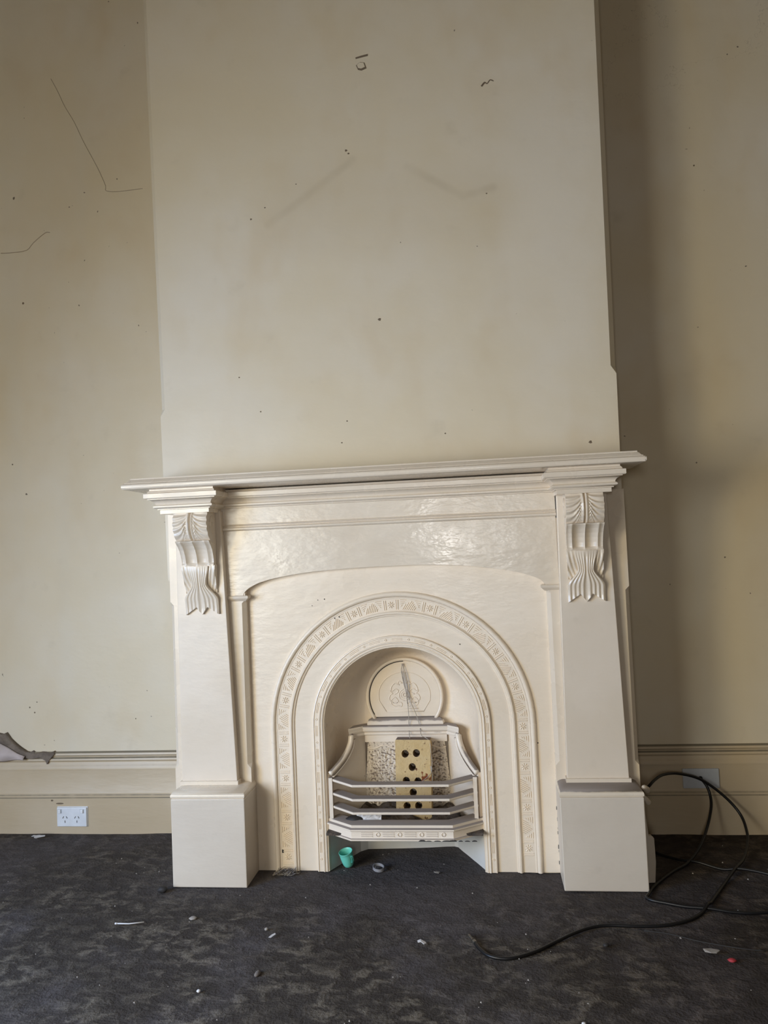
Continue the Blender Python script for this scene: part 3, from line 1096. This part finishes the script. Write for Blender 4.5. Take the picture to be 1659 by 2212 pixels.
# splayed cheeks with swept brackets
for sg in (-1, 1):
    A = Vector(((-.238 if sg < 0 else .243), .004))
    B = Vector(((-.136 if sg < 0 else .146), .142))
    def cz(s):
        if s < .40:
            return .405
        return .405 - .100 * math.sqrt((s - .40) / .60)
    ss = [k / 30 for k in range(13)] + [.40 + .60 * (k / 24) ** 2 for k in range(1, 25)]
    top, bot = [], []
    for s in ss:
        p = B.lerp(A, s)
        top.append((p.x, p.y, cz(s)))
        bot.append((p.x, p.y, .14))
    back = Vector((sg * .8, .6, 0)) * .010
    m = MB()
    n = len(ss)
    V = top + bot + [tuple(Vector(q_) + back) for q_ in top] + [tuple(Vector(q_) + back) for q_ in bot]
    F_ = []
    for i in range(n - 1):
        F_ += [(i, i + 1, n + i + 1, n + i), (2 * n + i, 3 * n + i, 3 * n + i + 1, 2 * n + i + 1), (i, 2 * n + i, 2 * n + i + 1, i + 1)]
    F_ += [(0, n, 3 * n, 2 * n), (n - 1, 3 * n - 1, 4 * n - 1, 2 * n - 1)]
    m.add(V, F_).build('cheek', IRON_D, IN)
    front = Vector((-sg * .8, -.6, 0)) * .004
    m = MB()
    cur = [Vector(t_) + front for t_, s in zip(top, ss) if s >= .36]
    m.tube(cur, .0085, 8)
    m.build('bracket', IRON_D, IN, smooth=True)
    m = MB()
    m.tube([c + Vector((-sg * .008, .006, -.013)) for c in cur], .0035, 6)
    m.build('bracket_bead', IRON_D, IN, smooth=True)

# grate: three flat bars and a moulded apron on a splayed plan
def splay(name, prof, mat, xf, yf, xe, ye, parent=IN):
    plan = [(-xe, ye, -.4, -1), (-xf, yf, -.35, -1), (xf + .001, yf, .35, -1), (xe + .004, ye, .4, -1)]
    rings = [[(x + nx * e, y + ny * e, z) for e, z in prof] for x, y, nx, ny in plan]
    return MB().loft(rings).build(name, mat, parent)
for z in (.290, .2465, .2055):
    bevel(splay('grate_bar', [(-.036, z - .007), (-.001, z - .007), (0, z - .0035), (0, z), (-.002, z + .0015), (-.036, z + .0015)], IRON_D, .1515, -.070, .236, .004), .0008)
ap = splay('apron', [(-.03, .119), (.0, .119), (.001, .1245), (-.002, .1265), (-.003, .1285), (-.003, .1465), (-.001, .148), (.003, .1500), (.003, .1545), (-.001, .1565), (-.006, .1575), (-.006, .1655), (-.010, .167), (-.05, .1675)], IRON_D, .160, -.072, .254, .000)
auto(ap, 28)
m = MB()
x = -.128
k = 0
while x < .135:
    if k % 2 == 0:
        for dz in (-.0055, 0, .0055):
            m.box(x, x + .036, -.0712, -.0685, .1372 + dz, .1390 + dz)
        x += .046
    else:
        m.tube([(x + .007 + .006 * math.cos(a), -.0700, .1385 + .006 * math.sin(a)) for a in [i * math.pi / 5 for i in range(11)]], .0014, 5)
        x += .022
    k += 1
m.build('apron_ornament', IRON_D, ap)['kind'] = 'stuff'
# flaked paint along the lower lip of the apron
for (x0, x1, h) in ((-.018, .004, .004), (.004, .022, .0015), (.030, .05, .002), (.055, .085, .0028), (.075, .100, .0040), (.105, .118, .0022), (.124, .140, .002), (.146, .162, .003)):
    o_ = .07
    m = MB()
    pts = []
    for i in range(9):
        t = i / 8
        pts.append((x0 + o_ + (x1 - x0) * t, .1195 + h * (math.sin(math.pi * t) ** .5) * (1 + .3 * noise.noise((x0 * 90, i, 0)))))
    plate([[(x0 + o_, .1188)] + pts + [(x1 + o_, .1188)]], -.0737, -.0722, 'paint_flake', DARKBIT, ap)
for sg in (-1, 1):
    MB().box(sg * .232 - .006, sg * .232 + .006, -.008, .010, .16, .295).build('grate_post', IRON_D, IN)
# floor of the grate and the ash pit below
struct_ = None
MB().box(-.245, .25, -.04, .15, .124, .132).build('grate_plate', SOIL, IN)
m = MB()
pit = [(-.255, .0), (-.175, .168), (-.150, .190), (.150, .208), (.165, .200), (.265, .0)]
V = [(x, y, -.012) for x, y in pit] + [(x, y, .135) for x, y in pit]
m.add(V, [(i, i + 1, 7 + i, 6 + i) for i in range(5)])
o = m.build('ash_pit_lining', PITP, IN)
sm = o.modifiers.new('thick', 'SOLIDIFY')
sm.thickness = .006

# ashes and rubbish lying in the grate
V, Fc = [], []
nu, nv_ = 60, 30
for j in range(nv_ + 1):
    t = j / nv_
    for i in range(nu + 1):
        s = i / nu
        y = lerp(-.045, .140, t)
        hw = lerp(.185, .150, t) if y > -.02 else .16
        x = lerp(-hw, hw + .006, s)
        z = .145 + .018 * t + .014 * noise.noise((x * 24, y * 24, 0)) + .010 * noise.noise((x * 60, y * 60, 4)) + .012 * noise.noise((x * 8, y * 8, 9))
        V.append((x, y, z))
for j in range(nv_):
    for i in range(nu):
        a = j * (nu + 1) + i
        Fc.append((a, a + 1, a + nu + 2, a + nu + 1))
ash = link('grate_ashes', mesh(V, Fc), SOIL, org=(0, .05, .135), smooth=True)
sm = ash.modifiers.new('thick', 'SOLIDIFY')
sm.thickness = .012
ash['kind'] = 'stuff'
tag(ash, 'heap of brown ash and soot in the bottom of the grate', 'ash')
# crumpled paper in the grate
V, Fc = [], []
for j in range(7):
    for i in range(11):
        x, z = -.155 + i * .0085, .150 + j * .0052
        V.append((x + .002 * noise.noise((i * .7, j, 1)), -.022 + .010 * noise.noise((i * .5, j * .6, 2)) + .014 * (j / 6), z + .004 * noise.noise((i * .4, j * .4, 5)) - (.012 if i == 0 else 0)))
for j in range(6):
    for i in range(10):
        a = j * 11 + i
        Fc.append((a, a + 1, a + 12, a + 11))
pp = link('paper_sheet', mesh(V, Fc), PAPER, org=(-.11, -.02, .15))
sm = pp.modifiers.new('thick', 'SOLIDIFY')
sm.thickness = .001
tag(pp, 'crumpled white paper lying in the grate left of the brick', 'paper')
# dark wad of plastic at the left of the grate
m = MB()
rings = []
for k in range(9):
    t = k / 8
    r = .016 * math.sin(math.pi * (t * .9 + .05)) + .002
    rings.append([(-.185 + .055 * t, -.012 + r * math.cos(a * math.pi / 5) * (1 + .3 * noise.noise((k, a, 0))), .166 + r * .7 * math.sin(a * math.pi / 5) * (1 + .4 * noise.noise((a, k, 3)))) for a in range(10)])
m.loft(rings)
tag(m.build('plastic_wad', DARKBIT, org=(-.16, -.012, .155), smooth=True), 'dark crumpled plastic wad in the left end of the grate', 'scrap')

# ------------------------------------------------------------------ the brick standing in the grate
W_, H_, D_ = .116, .262, .076
holes = [(.28, .172), (.60, .163), (.475, .333), (.30, .50), (.63, .505), (.49, .640), (.31, .805), (.635, .80)]
ol = []
def rrect(w_, h_, r):
    pts = []
    for cx_, cz_, a0 in ((w_ - r, r, -90), (w_ - r, h_ - r, 0), (r, h_ - r, 90), (r, r, 180)):
        for k in range(4):
            a = math.radians(a0 + 30 * k)
            pts.append((cx_ + r * math.cos(a), cz_ + r * math.sin(a)))
    return pts
ol.append(rrect(W_, H_, .004))
for u, v_ in holes:
    ol.append([(u * W_ + .0118 * math.cos(2 * math.pi * k / 20), (1 - v_) * H_ + .0125 * math.sin(2 * math.pi * k / 20)) for k in range(20)])
bk = plate(ol, 0, D_, 'brick', BRICK)
bevel(bk, .004, 3)
bk.data.transform(Matrix.Translation((-W_ / 2, 0, 0)))
bk.matrix_world = Matrix.Translation((.0275, .056, .132)) @ Matrix.Rotation(math.radians(-4.5), 4, 'X') @ Matrix.Rotation(math.radians(1.0), 4, 'Y')
tag(bk, 'yellow cored clay brick with round holes standing upright in the grate', 'brick')
ORG[bk.name] = Vector((0, 0, 0))
# dark bottom of the cores
# ------------------------------------------------------------------ twine hanging from the flap to the brick
m = MB()
def strand(pts, r=.0011):
    m.tube(spline(pts, 5), r, 5)
strand([(.003, .138, .632), (-.002, .137, .610), (.004, .136, .570), (.013, .135, .530), (.016, .133, .49), (.018, .123, .455), (.017, .118, .42), (.020, .106, .392), (.022, .09, .3955)])
strand([(.003, .138, .632), (.012, .137, .600), (.018, .136, .560), (.016, .135, .535), (.026, .134, .505), (.042, .130, .466), (.053, .118, .432), (.060, .102, .401), (.074, .088, .397), (.0885, .078, .385), (.092, .064, .355), (.094, .058, .325), (.092, .053, .305), (.090, .048, .292), (.080, .046, .282), (.062, .046, .268), (.052, .046, .262)])
strand([(.092, .053, .305), (.0945, .05, .285), (.094, .047, .268), (.0945, .044, .250)])
strand([(-.001, .137, .61), (.005, .136, .575), (.012, .135, .54), (.015, .134, .50)], .0016)
strand([(.011, .137, .605), (.017, .136, .565), (.016, .135, .535), (.020, .1345, .515)], .0016)
m.tube([(.003, .139, .634), (.002, .138, .628)], .0028, 6)
m.tube([(.090, .056, .312), (.093, .053, .304), (.091, .051, .298)], .0035, 6)
tag(m.build('twine', TWINE, org=(.022, .09, .395), smooth=True), 'knotted grey twine hanging from the iron flap down to the brick', 'string')

# ------------------------------------------------------------------ teal cup
CU = thing('plastic_cup', 'small teal plastic cup tipped against the left side of the ash opening', 'cup', (-.188, .030, .0))
prof_c = [(.004, .0), (.011, .001), (.0165, .005), (.020, .012), (.0222, .022), (.0240, .036), (.0252, .050), (.0258, .060), (.0268, .0615), (.0262, .063), (.0244, .0625), (.0238, .050), (.0226, .036), (.0208, .022), (.0185, .013), (.0125, .006), (.003, .0045)]
T = Matrix.Translation((-.188, .030, .001)) @ Matrix.Scale(.86, 4) @ Matrix.Rotation(math.radians(13), 4, 'X') @ Matrix.Rotation(math.radians(-9), 4, 'Y')
m = MB()
m.loft([[T @ Vector((r * math.cos(2 * math.pi * k / 28), r * math.sin(2 * math.pi * k / 28), z)) for k in range(28)] for r, z in prof_c])
m.build('cup_body', TEAL, CU, smooth=True)
m = MB()
hp = [(.0225, 0, .026), (.029, 0, .027), (.031, 0, .034), (.031, 0, .044), (.029, 0, .050), (.0235, 0, .0505)]
Rz = Matrix.Rotation(math.radians(-38), 4, 'Z')
m.loft([[T @ Rz @ (Vector(p) + Vector((dx, dy, 0))) for dx, dy in ((0, -.0045), (.0022, -.0045), (.0022, .0045), (0, .0045))] for p in hp])
m.build('handle', TEAL_D, CU)

# grey ring
m = MB()
rings = []
for k in range(25):
    a = 2 * math.pi * k / 24
    c_ = Vector((-.088, .002, .0))
    rings.append([c_ + Vector((r * math.cos(a), r * math.sin(a), z + .0035 * math.cos(a - 2.2))) for r, z in ((.0165, .004), (.0185, .004), (.0185, .013), (.0165, .013))])
m.loft(rings, caps=False)
tag(m.build('plastic_ring', GREYRING, org=(-.088, .002, 0)), 'small grey plastic bottle ring lying on the hearth before the grate', 'ring')

# ------------------------------------------------------------------ power outlet on the left skirting
PO_ = thing('power_outlet', 'white double power outlet with two switches on the left skirting board', 'outlet', (-1.298, .322, .026))
yo = Y1 - .0265
ou = bevel(MB().box(-1.3575, -1.2385, yo - .011, yo, .0275, .0985).build('faceplate', WHITE, PO_), .003, 3)
bevel(MB().box(-1.3600, -1.2360, yo - .004, yo + .001, .0255, .1005).build('mounting_block', WHITE, PO_), .002)
for x in (-1.3455, -1.2560):
    s_ = bevel(MB().box(x - .0085, x + .0085, yo - .0125, yo - .010, .0775, .0935).build('switch_surround', GREYPLATE, PO_), .0035, 3)
    bevel(MB().box(x - .0055, x + .0055, yo - .0165, yo - .012, .0785, .0925).build('rocker', SWITCH, s_), .002, 2)
for x in (-1.3245, -1.2770):
    for s_ in (-1, 1):
        m = MB()
        c_, d_ = math.cos(math.radians(30)), math.sin(math.radians(30)) * s_
        cx_, cz_ = x + s_ * .0070, .0625
        ax = Vector((-d_, 0, c_))
        pr = Vector((c_, 0, d_))
        r = []
        for yy in (yo - .0116, yo - .0100):
            r.append([Vector((cx_, yy, cz_)) + ax * .0042 * a + pr * .0011 * b for a, b in ((-1, -1), (-1, 1), (1, 1), (1, -1))])
        m.loft(r)
        m.build('socket_slot', DARK, ou)
    MB().box(x - .0011, x + .0011, yo - .0116, yo - .010, .0425, .0510).build('socket_slot', DARK, ou)
# chips in the skirting paint above the outlet
for (x0, x1, z0, z1) in ((-1.366, -1.334, .108, .114), (-1.386, -1.376, .119, .126)):
    plate([ringpts((x0 + x1) / 2, (z0 + z1) / 2, [((x1 - x0) / 2 * math.cos(a * math.pi / 5), (z1 - z0) / 2 * math.sin(a * math.pi / 5)) for a in range(10)])], yo - .0012, yo + .001, 'paint_chip', CRACK, bl)

# blank plate on the right skirting
BP = thing('blank_wall_plate', 'plain grey-white cover plate on the right skirting behind the cable loop', 'wall plate', (1.0, .33, .152))
yb = Y1 - .019
bevel(MB().box(.9395, 1.0605, yb - .007, yb + .001, .1545, .2215).build('plate', GREYPLATE, BP), .002)
MB().loft([[(.998 + r * math.cos(a * math.pi / 5), y, .190 + r * math.sin(a * math.pi / 5)) for a in range(10)] for r, y in ((.007, yb - .006), (.006, yb - .012), (.004, yb - .013))]).build('cable_grommet', BLACK, BP)

# ------------------------------------------------------------------ black cable
CB = thing('black_cable', 'long black audio cable looping over the floor beside the mantelpiece', 'cable', (.9, 0, 0))
R_ = .0046
path = [(.998, yb - .012, .189), (1.010, .300, .172), (1.018, .290, .143), (1.012, .262, .110), (.981, .205, .065), (.932, .120, .031), (.876, .05, .009), (.824, .002, R_), (.775, -.06, R_), (.738, -.115, R_), (.716, -.160, R_),
        (.705, -.182, R_), (.718, -.200, R_), (.750, -.215, R_), (.80, -.236, R_), (.858, -.252, R_ + .003), (.915, -.265, R_), (.975, -.268, R_), (1.05, -.25, R_), (1.12, -.20, R_), (1.15, -.12, R_), (1.13, -.06, R_), (1.085, -.028, R_ + .006), (1.02, .002, R_ + .008), (.97, .018, R_), (.905, .052, R_ + .008), (.853, .095, R_), (.80, .150, R_), (.775, .205, .012), (.758, .235, .06), (.756, .220, .13), (.765, .165, .19), (.782, .12, .221),
        (.812, .15, .236), (.851, .20, .238), (.912, .25, .226), (.991, .285, .195), (1.062, .285, .140), (1.105, .265, .086), (1.108, .215, .044), (1.089, .158, .024), (1.05, .075, .012), (1.006, .005, .0135), (.952, -.075, R_), (.908, -.150, R_), (.872, -.212, R_ + .001), (.858, -.238, .0135), (.830, -.275, R_), (.780, -.320, R_), (.715, -.347, R_), (.64, -.352, R_), (.575, -.350, R_), (.530, -.362, R_), (.480, -.395, R_), (.425, -.445, R_), (.370, -.495, R_), (.310, -.528, R_), (.262, -.520, R_), (.235, -.485, R_), (.222, -.455, R_ + .001)]
cb = MB()
cb.tube(spline(path, 7), R_, 8)
cb.build('cable', BLACK, CB, smooth=True)
d_ = (Vector((.202, -.408, .006)) - Vector((.222, -.455, .006))).normalized()
p0 = Vector((.222, -.455, .006))
m = MB()
seq = [(-.004, .0047), (.004, .0058), (.006, .0058), (.0062, .0044), (.009, .0044), (.0092, .0058), (.013, .0056), (.0132, .0036), (.026, .0036), (.0262, .0030), (.0275, .0030), (.0278, .0036), (.036, .0035), (.0362, .0026), (.0385, .0033), (.042, .0028), (.0455, .0008)]
m.tube([p0 + d_ * a for a, r in seq], [r for a, r in seq], 10)
m.build('jack_plug', METAL, CB, smooth=False)

# ------------------------------------------------------------------ litter on the carpet
def flake(name, outline, loc, mat, label, cat, th=.0012, curl_=.003, rot=0.0):
    V, F_ = [], []
    n = len(outline)
    c, s = math.cos(rot), math.sin(rot)
    for zz in (0, th):
        for (a, b) in outline:
            x, y = a * c - b * s, a * s + b * c
            V.append((loc[0] + x, loc[1] + y, .003 + zz + curl_ * noise.noise((a * 70 + loc[0] * 9, b * 70, 0)) + curl_))
    F_ = [tuple(range(n)), tuple(range(2 * n - 1, n - 1, -1))] + [(i, (i + 1) % n, n + (i + 1) % n, n + i) for i in range(n)]
    return tag(MB().add(V, F_).build(name, mat, org=(loc[0], loc[1], 0)), label, cat)

flake('paper_scrap', [(-.026, .002), (-.012, -.003), (-.004, -.016), (.006, -.018), (.010, -.008), (.027, .004), (.024, .012), (.012, .006), (.0, .014), (-.010, .008), (-.022, .012)], (-1.408, .262), PAPER, 'torn white paper scrap on the carpet left of the outlet', 'paper', .0012, .006)
o = MB()
o.tube([(-.783, -.387, .006), (-.745, -.388, .0065), (-.705, -.376, .006)], .0017, 6)
o.tube([(-.786, -.387, .006), (-.779, -.387, .006)], .0026, 6)
tag(o.build('white_stick', PAPER, org=(-.745, -.387, 0), smooth=True), 'thin white plastic stick lying on the carpet before the left plinth', 'stick')

def pebble(name, loc, r, mat, label, cat, sq=(1, 1, .6), seed=0):
    bm = bmesh.new()
    bmesh.ops.create_icosphere(bm, subdivisions=2, radius=1)
    for v in bm.verts:
        k = 1 + .25 * noise.noise(v.co * 1.7 + Vector((seed, 0, 0)))
        v.co = Vector((v.co.x * sq[0], v.co.y * sq[1], v.co.z * sq[2])) * r * k
        v.co += Vector((loc[0], loc[1], r * sq[2] * .8))
    me = bpy.data.meshes.new('m')
    bm.to_mesh(me)
    bm.free()
    return tag(link(name, me, mat, org=(loc[0], loc[1], 0), smooth=True), label, cat)

pebble('leaf_clump', (-.737, -.172), .015, DARKBIT, 'dark crumpled scrap on the carpet below the left plinth corner', 'scrap', (1.1, .8, .7), 2)
pebble('pebble', (-.575, -.342), .011, PEBBLE, 'flat pale grey pebble on the carpet below the left plinth', 'pebble', (1.0, .9, .35), 4)
pebble('pebble', (-.345, -.398), .0055, PEBBLE, 'tiny pale pebble right of the flat grey pebble', 'pebble', (1, .9, .7), 6)
flake('paper_scrap', [(-.004, -.012), (.003, -.010), (.006, .008), (.001, .013), (-.003, .004)], (-.318, -.437), PAPER, 'narrow white paper sliver on the carpet in front of the insert', 'paper', .001, .002, -.3)
flake('paper_scrap', [(-.012, .004), (-.004, .008), (.008, .004), (.012, -.004), (.006, -.012), (-.002, -.004), (-.010, -.004)], (.086, -.459), PAPER, 'curled white paper scrap left of the cable jack', 'paper', .0015, .004)
flake('shell_chip', [(-.018, .006), (.0, .010), (.018, .007), (.020, .001), (.010, -.008), (-.004, -.009), (-.016, -.002)], (.800, -.478), PEBBLE, 'pale curved paint chip on the carpet near the right edge', 'chip', .002, .003)
pebble('red_scrap', (.838, -.512), .010, RED, 'small dull red scrap on the dark carpet at far right', 'scrap', (1, .8, .4), 8)
pebble('black_crumb', (.552, -.452), .008, DARKBIT, 'small black crumb on the carpet below the cable', 'scrap', (1, .8, .6), 9)
pebble('white_crumb', (.455, -.782), .0048, PAPER, 'round white crumb near the bottom edge right of centre', 'crumb', (1, .9, .7), 10)
pebble('white_crumb', (-.425, -.700), .0048, PAPER, 'round white crumb near the bottom edge left of centre', 'crumb', (1, .9, .8), 11)
pebble('lint_lump', (-.305, -.620), .009, TUFT, 'soft grey lint lump on the carpet low left of centre', 'lint', (.8, 1.5, .5), 12)
flake('leaf_scrap', [(-.010, 0), (0, .006), (.010, .002), (.006, -.006), (-.004, -.006)], (.100, -.022), PEBBLE, 'small tan chip on the hearth in front of the ash opening', 'chip', .002, .002)
o = MB()
o.tube(spline([(.66, -.375, .004), (.72, -.395, .006), (.79, -.428, .004), (.87, -.458, .005), (.93, -.468, .004)], 5), .0016, 6)
tag(o.build('thin_wire', DARKBIT, org=(.8, -.43, 0), smooth=True), 'thin dark wire lying on the carpet below the cable at right', 'wire')
# tuft of lint and bristles at the foot of the insert
TF = MB()
random.seed(3)
for k in range(60):
    a = random.uniform(-1, 1)
    x, y = -.395 + .030 * a, -.028 - random.random() * .02
    q_ = random.uniform(.3, 1.0)
    TF.tube([(x, y, .001), (x + random.uniform(.0, .02), y - random.uniform(-.006, .008), .014 * q_), (x + random.uniform(.0, .035), y - random.uniform(-.006, .014), .026 * q_)], [.0016, .0014, .0006], 4)
tf = TF.build('lint_tuft', TUFT, org=(-.395, -.035, 0))
tf['kind'] = 'stuff'
tag(tf, 'dusty tuft of bristles at the foot of the insert left of the cup', 'lint')
# crumbs nobody could count
CR = MB()
random.seed(11)
for k in range(150):
    x, y = random.uniform(-1.5, 1.2), random.uniform(-.85, .30)
    if abs(x) < .78 and y > -.16 and not (abs(x) < .2 and y < .15):
        continue
    r = random.choice((.0012, .0015, .002, .0028))
    z = .003
    CR.add([(x - r, y, z), (x + r * .6, y - r, z), (x + r * .8, y + r, z), (x, y, z + r * 1.2)], [(0, 1, 2), (0, 3, 1), (1, 3, 2), (2, 3, 0)])
cr = CR.build('crumbs', PEBBLE, org=(0, -.4, 0))
cr['kind'] = 'stuff'
tag(cr, 'pale crumbs scattered over the dirty carpet', 'crumbs')
